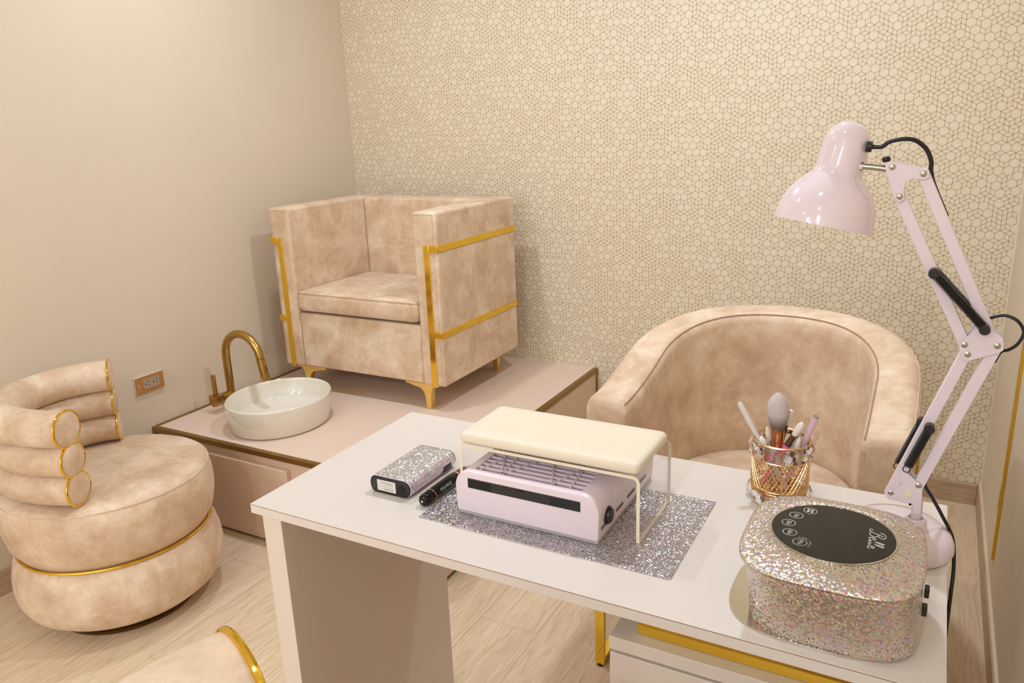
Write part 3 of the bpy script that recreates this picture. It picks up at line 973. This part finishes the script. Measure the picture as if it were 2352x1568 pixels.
# rhinestone control box of the nail drill
bxn = thing('nail_drill_box', (-0.829, 1.090, DZ), 'silver rhinestone nail drill box with black end and paper label', 'drill box')
def stadium(i, n=10):
    w, h = 0.0455 - i, 0.0335 - 2 * i
    r = h / 2
    c = (-0.829, DZ + 0.0003 + 0.0335 / 2)
    pts = []
    for k in range(n + 1):
        a = math.radians(-90 + 180 * k / n); pts.append((c[0] + w - r * 0.9 + r * 0.9 * math.cos(a), c[1] + r * math.sin(a)))
    for k in range(n + 1):
        a = math.radians(90 + 180 * k / n); pts.append((c[0] - w + r * 0.62 + r * 0.62 * math.cos(a), c[1] + r * math.sin(a)))
    return pts
def slo(i, y): return [(u, y, w) for u, w in stadium(i)]
obj('shell', loft([slo(0, 1.013), slo(0, 1.160)], uv=True), 'silverstones', bxn, angle=50)
obj('end_cap', loft([slo(0.0016, 1.0095), slo(0.0008, 1.0100), slo(0.0008, 1.0128)]), 'black', bxn)
obj('end_cap', loft([slo(0.0008, 1.1602), slo(0.0008, 1.163), slo(0.0016, 1.1635)]), 'black', bxn)
lb = obj('paper_label', box(-0.857, -0.8155, 1.0088, 1.0094, DZ + 0.0065, DZ + 0.0278), 'label', bxn)
for z, a, b in ((0.0235, -0.849, -0.821), (0.0205, -0.834, -0.821), (0.0185, -0.843, -0.821), (0.0150, -0.841, -0.821), (0.0115, -0.843, -0.821)):
    obj('label_print', box(a, b, 1.0086, 1.0088, DZ + z - (0.0014 if z in (0.0235, 0.0115) else 0.0004), DZ + z), 'ink', lb)
obj('socket', cyl((-0.803, 1.0097, DZ + 0.0175), (-0.803, 1.0085, DZ + 0.0175), 0.0068), 'blackgloss', bxn)
obj('socket_slot', box(-0.8065, -0.7985, 1.0080, 1.0086, DZ + 0.0165, DZ + 0.0190), 'black', bxn)
for k in range(7):
    a = math.radians(52 - 15 * k)
    cxx = -0.829 + 0.0455 - 0.01675 * 0.9 + 0.01675 * 0.9 * math.cos(a) + 0.0002
    czz = DZ + 0.01705 + 0.01675 * math.sin(a) + 0.0002
    obj('stone_row', sweep([(cxx, 1.014, czz), (cxx, 1.159, czz)], 0.0007, 6), 'silverstones', bxn)
obj('wheel_recess', box(-0.7900, -0.7826, 1.118, 1.146, DZ + 0.0065, DZ + 0.0195), 'blackgloss', bxn, bevel=0.002)

# drill handpiece
hp = thing('drill_handpiece', (-0.745, 1.08, DZ), 'glossy black drill handpiece with rose gold ring beside the mat', 'drill handpiece')
px, pz, pr = -0.7465, DZ + 0.0121, 0.0118
ay = (0, 1, 0)
obj('barrel', lathe([(0.004, 0.0), (0.0085, 0.0008), (0.0108, 0.004), (pr, 0.009), (pr, 0.084), (0.0112, 0.100), (0.0098, 0.108)], (px, 0.995, pz), 32, axis=ay), 'blackgloss', hp, angle=60)
obj('rose_ring', lathe([(pr + 0.0001, 0.0), (pr + 0.0004, 0.0004), (pr + 0.0004, 0.0014), (pr + 0.0001, 0.0018)], (px, 1.021, pz), 32, axis=ay), 'rosegold', hp)
obj('collar', lathe([(0.0100, 0.0), (0.0104, 0.001), (0.0104, 0.004), (0.0096, 0.005)], (px, 1.103, pz), 32, axis=ay), 'rosegold', hp)
obj('nose', lathe([(0.0094, 0.0), (0.0088, 0.022), (0.0070, 0.030), (0.004, 0.034)], (px, 1.108, pz), 28, axis=ay), 'gunmetal', hp)
obj('collet', lathe([(0.0032, 0.0), (0.0030, 0.012), (0.002, 0.013)], (px, 1.142, pz), 16, axis=ay), 'steel', hp)
obj('end_jack', cyl((px - 0.001, 0.9946, pz), (px - 0.001, 0.9952, pz), 0.0019), 'cream', hp)
obj('lettering', text_bm('DOLMAQI', 0.0080, lambda u, v: (px + (pr + 0.0002) * math.cos(0.45 + v / pr), 1.056 + u, pz + (pr + 0.0002) * math.sin(0.45 + v / pr))), 'markings', hp, smooth=False)

# ------------------------------------------------------------------ gold cup and the tools in it
kx, ky, kr = -0.1955, 1.292, 0.0475
cupz = DZ + 0.0003
cp = thing('crystal_pen_cup', (kx, ky, cupz), 'gold mesh brush cup with clear crystal bands on the desk', 'cup')
obj('cup_floor', lathe([(kr - 0.001, 0.014), (kr - 0.001, 0.017), (0.0, 0.017)], (kx, ky, cupz), 40), 'cupgold', cp)
for z, rr in ((0.110, 0.0018), (0.0805, 0.0014), (0.028, 0.0016), (0.0235, 0.0013), (0.0015, 0.0014)):
    obj('hoop', ring((kx, ky, cupz + z), (0, 0, 1), kr if z > 0.01 else kr - 0.006, rr, 56, 8), 'cupgold', cp)
bm = bmesh.new()
nl = 40
for s in (1, -1):
    for i in range(nl):
        a0 = 2 * PI * i / nl
        pts = [(kx + kr * math.cos(a0 + s * 0.62 * t), ky + kr * math.sin(a0 + s * 0.62 * t), cupz + 0.0285 + 0.0515 * t) for t in (0, 0.2, 0.4, 0.6, 0.8, 1)]
        sweep(pts, 0.0009, 4, bm)
o = obj('wire_lattice', bm, 'cupgold', cp, smooth=False)
def gem(c, ang, w, h, name='crystal'):
    """square-cut crystal: flat back, bevelled front with a small table"""
    t = V((-math.sin(ang), math.cos(ang), 0)); u = V((0, 0, 1)); nrm = V((math.cos(ang), math.sin(ang), 0))
    c = V(c)
    def q(sw, sh, d): return [c + t * (a * sw) + u * (b * sh) + nrm * d for a, b in ((-1, -1), (1, -1), (1, 1), (-1, 1))]
    return obj(name, loft([q(w, h, 0.0008), q(w, h, 0.0022), q(w * 0.30, h * 0.30, 0.0068)]), 'crystal', cp, smooth=False)
ng = 10
for i in range(ng):
    a = 2 * PI * (i + 0.35) / ng
    gem((kx + kr * math.cos(a), ky + kr * math.sin(a), cupz + 0.0955), a, 0.0125, 0.0128)
    b = a + PI / ng
    obj('upright', cyl((kx + kr * math.cos(b), ky + kr * math.sin(b), cupz + 0.0805), (kx + kr * math.cos(b), ky + kr * math.sin(b), cupz + 0.110), 0.0011, seg=8), 'cupgold', cp)
for i in range(8):
    a = 2 * PI * (i + 0.2) / 8
    gem((kx + (kr + 0.001) * math.cos(a), ky + (kr + 0.001) * math.sin(a), cupz + 0.0125), a, 0.0115, 0.0105)
    b = a + PI / 8
    obj('foot_wire', cyl((kx + (kr - 0.003) * math.cos(b), ky + (kr - 0.003) * math.sin(b), cupz + 0.0), (kx + kr * math.cos(b), ky + kr * math.sin(b), cupz + 0.0235), 0.0012, seg=8), 'cupgold', cp)

def tool(name, label, cat, tip, foot, segs):
    """a straight tool from foot to tip; segs are (part, material, t0, t1, profile radii)"""
    a, b = V(foot), V(tip)
    d = b - a
    t = thing(name, a, label, cat, 'brushes and tools standing in the gold cup')
    for part, mat, t0, t1, rr in segs:
        prof = [(r, d.length * (t0 + (t1 - t0) * f)) for f, r in rr]
        obj(part, lathe(prof, a, 18, axis=d), mat, t, angle=60)
    return t
fl = cupz + 0.020
R2 = lambda r: [(0, r), (1, r)]
tool('nail_brush', 'long frosted white brush handle leaning out left of the cup', 'brush', (-0.270, 1.290, 0.917), (-0.181, 1.283, fl), [('handle', 'frost', 0.0, 1.0, [(0, 0.0030), (0.5, 0.0042), (0.97, 0.0048), (1, 0.003)])])
tool('powder_brush', 'fluffy grey brush with copper ferrule, tallest in the cup', 'brush', (-0.2065, 1.296, 0.942), (-0.199, 1.292, fl),
     [('ferrule', 'copper', 0.0, 0.62, [(0, 0.005), (0.35, 0.006), (0.7, 0.0085), (0.9, 0.0115), (1, 0.0118)]),
      ('bristles', 'bristle', 0.621, 1.0, [(0, 0.0113), (0.15, 0.0140), (0.35, 0.0172), (0.52, 0.0186), (0.70, 0.0172), (0.85, 0.0124), (0.95, 0.0064), (1, 0.0008)])])
tool('silicone_tool', 'square-ended white silicone brush just right of the grey brush', 'brush', (-0.1875, 1.312, 0.907), (-0.212, 1.310, fl),
     [('handle', 'gunmetal', 0.0, 0.80, R2(0.0034)), ('tip', 'silicone', 0.801, 1.0, [(0, 0.0048), (0.1, 0.0056), (0.92, 0.0056), (1, 0.0045)])])
tool('silicone_brush', 'white oval-tipped silicone brush with hot pink handle', 'brush', (-0.1625, 1.283, 0.899), (-0.225, 1.288, fl),
     [('handle', 'pink', 0.0, 0.64, [(0, 0.0035), (0.6, 0.0055), (1, 0.0058)]), ('ferrule', 'gunmetal', 0.641, 0.80, [(0, 0.0056), (1, 0.0048)]), ('tip', 'silicone', 0.801, 1.0, [(0, 0.0045), (0.3, 0.0062), (0.75, 0.0058), (0.95, 0.0030), (1, 0.001)])])
tool('pink_pen', 'pearly pink tube pen leaning out right of the cup', 'pen', (-0.1425, 1.287, 0.912), (-0.188, 1.302, fl),
     [('barrel', 'pinktube', 0.0, 0.985, [(0, 0.004), (0.5, 0.0052), (1, 0.0056)]), ('end_cap', 'chrome', 0.986, 1.0, [(0, 0.0054), (1, 0.0050)])])
tool('clear_brush', 'slim clear brush cap behind the pink pen', 'brush', (-0.1555, 1.300, 0.903), (-0.204, 1.272, fl),
     [('cap', 'tube', 0.55, 1.0, [(0, 0.0044), (0.95, 0.0044), (1, 0.003)]), ('core', 'frost', 0.0, 0.80, [(0, 0.002), (0.8, 0.0022), (1, 0.0010)])])
tool('clear_pipette', 'short clear tube at the far right of the cup', 'brush', (-0.1370, 1.279, 0.888), (-0.176, 1.268, fl),
     [('tube', 'tube', 0.35, 1.0, [(0, 0.0040), (0.96, 0.0040), (1, 0.003)]), ('handle', 'rosegold', 0.0, 0.60, R2(0.0022))])
tool('teardrop_tool', 'teardrop silicone tip beside the copper ferrule, upper of two', 'brush', (-0.2225, 1.300, 0.875), (-0.200, 1.318, fl),
     [('ferrule', 'steel', 0.0, 0.76, R2(0.0030)), ('tip', 'silicone', 0.761, 1.0, [(0, 0.0040), (0.35, 0.0060), (0.8, 0.0040), (1, 0.0010)])])
tool('teardrop_tool', 'teardrop silicone tip low at the front rim of the cup', 'brush', (-0.2270, 1.272, 0.868), (-0.190, 1.262, fl),
     [('ferrule', 'steel', 0.0, 0.80, R2(0.0034)), ('tip', 'silicone', 0.801, 1.0, [(0, 0.0048), (0.4, 0.0066), (0.8, 0.0045), (1, 0.0012)])])
tool('small_silicone_tool', 'tiny white tip with dark ferrule left of the pink pen', 'brush', (-0.1640, 1.268, 0.877), (-0.183, 1.312, fl),
     [('ferrule', 'gunmetal', 0.0, 0.78, R2(0.0034)), ('tip', 'silicone', 0.781, 1.0, [(0, 0.0038), (0.4, 0.0044), (0.8, 0.0030), (1, 0.0008)])])

# ------------------------------------------------------------------ rhinestone nail lamp
ul = thing('nail_curing_lamp', (-0.078, 0.995, DZ), 'rhinestone-covered nail curing lamp with black oval control panel', 'nail lamp')
E_ = 3.6
zz = DZ + 0.0003
obj('base_plate', loft([supel(-0.086, 0.999, 0.118, 0.106, 3.0, zz), supel(-0.086, 0.999, 0.118, 0.106, 3.0, zz + 0.003)]), 'chrome', ul)
LV = [(-0.0700, 1.000, 0.1035, 0.1040, 0.0032), (-0.0700, 0.9990, 0.1045, 0.1050, 0.008), (-0.0715, 0.9960, 0.1050, 0.1085, 0.050), (-0.0745, 0.9920, 0.1055, 0.1130, 0.080),
      (-0.0770, 0.9900, 0.1080, 0.1150, 0.092), (-0.0778, 0.9895, 0.1085, 0.1150, 0.0970), (-0.0778, 0.9895, 0.1040, 0.1105, 0.0985)]
obj('body', loft([supel(cx, cy, a, b, E_, zz + z, 128) for cx, cy, a, b, z in LV], uv=True), 'stones', ul, angle=60)
ox, oy, oa, ob = -0.0800, 1.004, 0.0790, 0.0775
def blend(t, z):
    A = supel(-0.0778, 0.9895, 0.1100, 0.1165, E_, 0, 128)
    B = supel(ox, oy, oa, ob, 2.0, 0, 128)
    return [(p[0] * (1 - t) + q[0] * t, p[1] * (1 - t) + q[1] * t, zz + z) for p, q in zip(A, B)]
lid = [blend(0.12, 0.0986), blend(0.0, 0.0987), blend(-0.02, 0.1005), blend(-0.015, 0.1025), blend(0.05, 0.1045), blend(0.25, 0.1058), blend(0.6, 0.1066), blend(0.97, 0.1068), blend(1.0, 0.1060)]
obj('lid', loft(lid, uv=True, cap0=False), 'stones', ul, angle=60)
obj('panel_ring', loft([supel(ox, oy, oa * k, ob * k, 2.0, zz + z) for k, z in ((1.004, 0.1062), (1.0, 0.1076), (0.985, 0.1080), (0.975, 0.1076), (0.972, 0.1062))]), 'chrome', ul)
PZ = zz + 0.1071
pn = obj('control_panel', loft([supel(ox, oy, oa * 0.974, ob * 0.974, 2.0, z) for z in (zz + 0.1061, PZ)]), 'blackgloss', ul)
MKZ = PZ + 0.00025
def flat(u0, v0):          # panel lettering reads towards the viewer's side of the desk: right is -y, up is +x
    return lambda u, v: (u0 + v, v0 - u, MKZ)
for (bx_, by_), s in zip(((-0.1150, 1.0540), (-0.1305, 1.0330), (-0.1365, 1.0080), (-0.1310, 0.9825), (-0.1150, 0.9615)), ('', '10s', '30s', '60s', '99s')):
    bt = obj('button_ring', ring((bx_, by_, MKZ), (0, 0, 1), 0.0088, 0.00045, 36, 4, sz=0.3), 'markings', pn)
    if s:
        obj('button_print', text_bm(s, 0.0092, flat(bx_, by_)), 'markings', pn, smooth=False)
    else:
        for dx, dy in ((0.0022, -0.0030), (-0.0022, 0.0030), (0.0028, 0.0026), (-0.0028, -0.0026)):
            obj('button_print', lathe([(0.0021, 0), (0.0021, 0.0002)], (bx_ + dx, by_ + dy, MKZ - 0.0001), 14), 'markings', pn)
for i, ch in enumerate('LOW HEAT'):
    if ch == ' ': continue
    a = math.radians(118 - 236 * 0.55 * i / 7)
    def fn(u, v, a=a):
        r = 0.0128 + v
        b = a - 0.35 - u / 0.0128
        return (-0.1150 + r * math.cos(b), 0.9615 + r * math.sin(b), MKZ)
    obj('button_print', text_bm(ch, 0.0048, fn), 'markings', pn, smooth=False)
# the script name, drawn as pen strokes
def ribbon(pts, w, bm):
    P = spline([(p[0], p[1], 0) for p in pts], 6)
    L, Rr = [], []
    for i in range(len(P)):
        t = (P[min(i + 1, len(P) - 1)] - P[max(i - 1, 0)]).normalized()
        n = V((-t.y, t.x, 0))
        k = w * (0.65 + 0.55 * abs(t.y))
        L.append(P[i] + n * k); Rr.append(P[i] - n * k)
    f = flat(-0.0365, 1.0265)
    s, sv = 0.0090, 0.0072
    va = [bm.verts.new(f(p.x * s, p.y * sv)) for p in L]
    vb = [bm.verts.new(f(p.x * s, p.y * sv)) for p in Rr]
    for i in range(len(P) - 1):
        bm.faces.new((va[i], va[i + 1], vb[i + 1], vb[i]))
bm = bmesh.new()
ribbon([(-0.75, 0.55), (-0.95, 0.25), (-0.75, -0.05), (-0.30, 0.10), (0.05, 0.70), (0.40, 1.60), (0.75, 2.45)], 0.10, bm)
ribbon([(-0.25, 1.75), (-0.10, 2.30), (0.45, 2.72), (1.15, 2.72), (1.45, 2.30), (1.15, 1.75), (0.55, 1.48), (1.05, 1.35), (1.25, 0.85), (0.95, 0.30), (0.40, 0.05), (0.00, 0.20)], 0.10, bm)
ribbon([(1.35, 0.50), (1.80, 0.60), (2.10, 0.90), (2.00, 1.18), (1.72, 1.10), (1.55, 0.60), (1.70, 0.15), (2.05, 0.10), (2.40, 0.45)], 0.10, bm)
for k in (0, 0.78):
    ribbon([(2.40 + k, 0.45), (2.85 + k, 1.40), (3.20 + k, 2.35), (3.12 + k, 2.70), (2.92 + k, 2.45), (2.65 + k, 1.30), (2.58 + k, 0.40), (2.76 + k, 0.10), (3.18 + k, 0.45)], 0.10, bm)
ribbon([(3.90, 0.50), (4.35, 0.60), (4.65, 0.90), (4.55, 1.18), (4.27, 1.10), (4.10, 0.60), (4.25, 0.15), (4.60, 0.10), (5.00, 0.45)], 0.10, bm)
obj('name_lettering', bm, 'markings', pn, smooth=False)
obj('opening_shade_panel', box(-0.1742, -0.1700, 0.958, 1.045, zz + 0.0035, zz + 0.062), 'black', ul, bevel=0.0015)  # no hole cut: black panel paints the shade inside the hand recess
for z in (0.040, 0.066):
    obj('side_port', box(0.0330, 0.0385, 0.962, 0.974, zz + z, zz + z + 0.013), 'black', ul, bevel=0.001)

# ------------------------------------------------------------------ lilac desk lamp
ly = 1.200
lx, lby = -0.006, 1.214
la = thing('desk_lamp', (lx, lby, DZ), 'glossy lilac jointed desk lamp with black springs', 'lamp')
obj('base', lathe([(0.079, 0.0003), (0.0805, 0.004), (0.0795, 0.013), (0.0745, 0.024), (0.063, 0.033), (0.043, 0.0385), (0.0, 0.0405)], (lx, lby, DZ), 72), 'lilacgloss', la, angle=70)
obj('socket', lathe([(0.0185, 0.030), (0.0165, 0.040), (0.0150, 0.054), (0.0140, 0.0555), (0.0105, 0.0555), (0.0105, 0.048)], (0.0175, ly, DZ), 32), 'lilacgloss', la, angle=60)
obj('post', cyl((0.0178, ly, DZ + 0.045), (0.0178, ly, 0.838), 0.0075), 'lilac', la)
obj('set_screw', cyl((0.008, ly - 0.010, 0.829), (0.008, ly - 0.004, 0.829), 0.002, seg=10), 'black', la)
def plates(name, poly, gap=0.0095, th=0.0016):
    a = obj(name, prism(poly, ly - gap, ly - gap + th), 'lilac', la, bevel=0.0005)
    b = obj(name, prism(poly, ly + gap - th, ly + gap), 'lilac', la, bevel=0.0005)
    return a
top_p = [(-0.0693, 1.3268), (-0.0632, 1.3297), (-0.0568, 1.329), (-0.0229, 1.3208), (-0.0149, 1.3163), (-0.0139, 1.3084), (-0.0203, 1.3054), (-0.0339, 1.3072), (-0.0414, 1.3026), (-0.0429, 1.2911), (-0.0407, 1.2795), (-0.0466, 1.2748), (-0.0534, 1.2793), (-0.0619, 1.3025), (-0.0676, 1.3187)]
mid_p = [(0.0453, 1.0809), (0.0632, 1.1105), (0.0727, 1.1148), (0.0797, 1.1087), (0.0953, 1.0956), (0.0975, 1.0794), (0.0929, 1.0747), (0.0628, 1.0616), (0.0573, 1.0584), (0.051, 1.0621), (0.0461, 1.0739)]
low_p = [(-0.0262, 0.8383), (-0.0245, 0.8330), (-0.0209, 0.8310), (0.0119, 0.8285), (0.0124, 0.8143), (0.0232, 0.8143), (0.0220, 0.8564), (0.0179, 0.8640), (-0.0008, 0.8790), (-0.0075, 0.8790), (-0.0081, 0.8681), (-0.0059, 0.8602), (-0.0116, 0.8483), (-0.021, 0.8450)]
plates('head_plate', top_p); plates('elbow_plate', mid_p); plates('shoulder_plate', low_p)
def arm(p, q, w=0.0075, d=0.0062):
    p, q = V((p[0], ly, p[1])), V((q[0], ly, q[1]))
    t = (q - p).normalized(); n = V((t.z, 0, -t.x))
    L = []
    for a in (p - t * 0.006, q + t * 0.006):
        L.append([a + n * w + V((0, d, 0)), a - n * w + V((0, d, 0)), a - n * w - V((0, d, 0)), a + n * w - V((0, d, 0))])
    obj('arm_bar', loft(L), 'lilac', la, bevel=0.0012)
arm((-0.0195, 0.8410), (0.0545, 1.0680)); arm((0.0162, 0.8600), (0.0895, 1.0830))
arm((0.0525, 1.0800), (-0.0480, 1.2830)); arm((0.0760, 1.1060), (-0.0215, 1.3130))
for x, z in ((-0.0599, 1.3228), (-0.0213, 1.3136), (-0.0473, 1.2832), (0.0513, 1.0825), (0.0564, 1.0691), (0.0898, 1.0849), (-0.0195, 0.8424), (0.0158, 0.8616)):
    obj('rivet', lathe([(0.0042, 0), (0.0042, 0.0008), (0.0030, 0.0016), (0.0, 0.0018)], (x, ly - 0.0095, z), 16, axis=(0, -1, 0)), 'steel', la)
obj('tension_knob', lathe([(0.0062, 0), (0.0062, 0.0008), (0.002, 0.001)], (0.0028, ly - 0.0095, 0.8463), 20, axis=(0, -1, 0)), 'acryledge', la)
def spring(p, q, y, R_=0.0060, turns=34, cap=True):
    p, q = V((p[0], y, p[1])), V((q[0], y, q[1]))
    d = q - p
    t = d.normalized(); n = t.cross(V((0, 1, 0))).normalized(); b = t.cross(n)
    pts = []
    for i in range(turns * 10 + 1):
        a = 2 * PI * i / 10
        pts.append(p + d * (i / (turns * 10)) + n * (R_ * math.cos(a)) + b * (R_ * math.sin(a)))
    s = obj('spring', sweep(pts, 0.00075, 5), 'black', la)
    obj('spring_cap', cyl(q - V((0, 0.006, 0)) + t * 0.004, q + V((0, 0.006, 0)) + t * 0.004, 0.0072, seg=18), 'black', la)
    obj('spring_hook', ring(p - t * 0.006, (0, 1, 0), 0.0048, 0.0008, 20, 5), 'black', la)
    obj('spring_core', cyl(p, q, 0.0045, seg=10), 'black', la)
spring((0.069, 1.112), (0.0075, 1.1780), ly - 0.016)
spring((0.000, 0.893), (0.0200, 0.9520), ly - 0.016)
spring((-0.0130, 0.882), (0.0095, 0.9480), ly + 0.016)
spring((0.066, 1.114), (0.0045, 1.1800), ly + 0.016)
obj('elbow_cap', cyl((0.0720, ly - 0.022, 1.1080), (0.0720, ly - 0.008, 1.1080), 0.0068, seg=18), 'black', la)
# head
axis = V((0.19, 0.150, 0.97)).normalized()
rc_ = V((-0.1450, ly, 1.2390))
pro = [(0.0692, 0.0), (0.0690, 0.006), (0.0665, 0.024), (0.0600, 0.043), (0.0500, 0.058), (0.0390, 0.069), (0.0335, 0.0755), (0.0325, 0.085), (0.0318, 0.110), (0.0300, 0.126), (0.0245, 0.139), (0.0150, 0.1465), (0.0055, 0.149), (0.0003, 0.1493)]
inn = [(max(r - 0.0012, 0.0002), z - (0.0012 if i > 8 else 0)) for i, (r, z) in enumerate(pro)]
obj('shade', lathe(pro + inn[::-1], rc_, 72, axis=axis), 'lilacgloss', la, angle=60)
obj('bulb', lathe([(0.010, 0.085), (0.013, 0.070), (0.022, 0.045), (0.024, 0.030), (0.018, 0.016), (0.006, 0.010), (0.0004, 0.0095)], rc_, 32, axis=axis), 'frost', la)
obj('vent_hole', cyl(rc_ + axis * 0.1480 + V((0.008, -0.006, 0)), rc_ + axis * 0.1487 + V((0.008, -0.006, 0)), 0.0012, seg=10), 'black', la)
obj('head_rod', sweep([(-0.101, ly, 1.3235), (-0.085, ly, 1.3220), (-0.063, ly, 1.3190)], 0.0042, 14), 'steel', la)
obj('rod_nut', cyl((-0.1035, ly, 1.3237), (-0.0975, ly, 1.3230), 0.0065, seg=6), 'steel', la)
obj('wing_knob', lathe([(0.0045, 0), (0.0058, 0.003), (0.0045, 0.007)], (-0.0680, ly, 1.3290), 14, axis=(-0.2, 0, 1)), 'black', la)
obj('cable_grommet', cyl((-0.0950, ly, 1.3500), (-0.0880, ly, 1.3495), 0.0075, seg=16), 'rubber', la)
obj('cable', sweep(spline([(-0.0892, ly, 1.3495), (-0.0762, ly, 1.3493), (-0.0661, ly, 1.3559), (-0.0496, ly, 1.359), (-0.0348, ly + 0.004, 1.3564), (-0.0214, ly + 0.008, 1.345), (-0.0141, ly + 0.010, 1.3291), (-0.0130, ly + 0.011, 1.3155), (-0.0070, ly + 0.010, 1.2962), (0.012, ly + 0.009, 1.255)], 6), 0.0030, 10), 'rubber', la)
obj('cable', sweep(spline([(0.0650, ly + 0.009, 1.133), (0.0734, ly + 0.008, 1.1176), (0.0823, ly + 0.006, 1.121), (0.0945, ly + 0.004, 1.1246), (0.1075, ly, 1.1207), (0.1156, ly, 1.1113), (0.1182, ly, 1.1013), (0.113, ly, 1.0871), (0.1043, ly + 0.003, 1.0775), (0.0960, ly + 0.008, 1.0720), (0.0905, ly + 0.010, 1.0560)], 6), 0.0022, 10), 'rubber', la)
obj('cable', sweep(spline([(0.0300, ly + 0.010, 0.8760), (0.0245, ly + 0.010, 0.8569), (0.0361, ly + 0.022, 0.8320), (0.0520, ly + 0.035, 0.800), (0.0700, ly + 0.035, 0.765), (0.0750, ly + 0.005, 0.735), (0.0740, ly - 0.03, 0.695), (0.0730, ly - 0.05, 0.60), (0.0730, ly - 0.05, 0.30), (0.085, ly - 0.02, 0.006), (0.12, ly + 0.20, 0.004)], 8), 0.0027, 10), 'rubber', la)
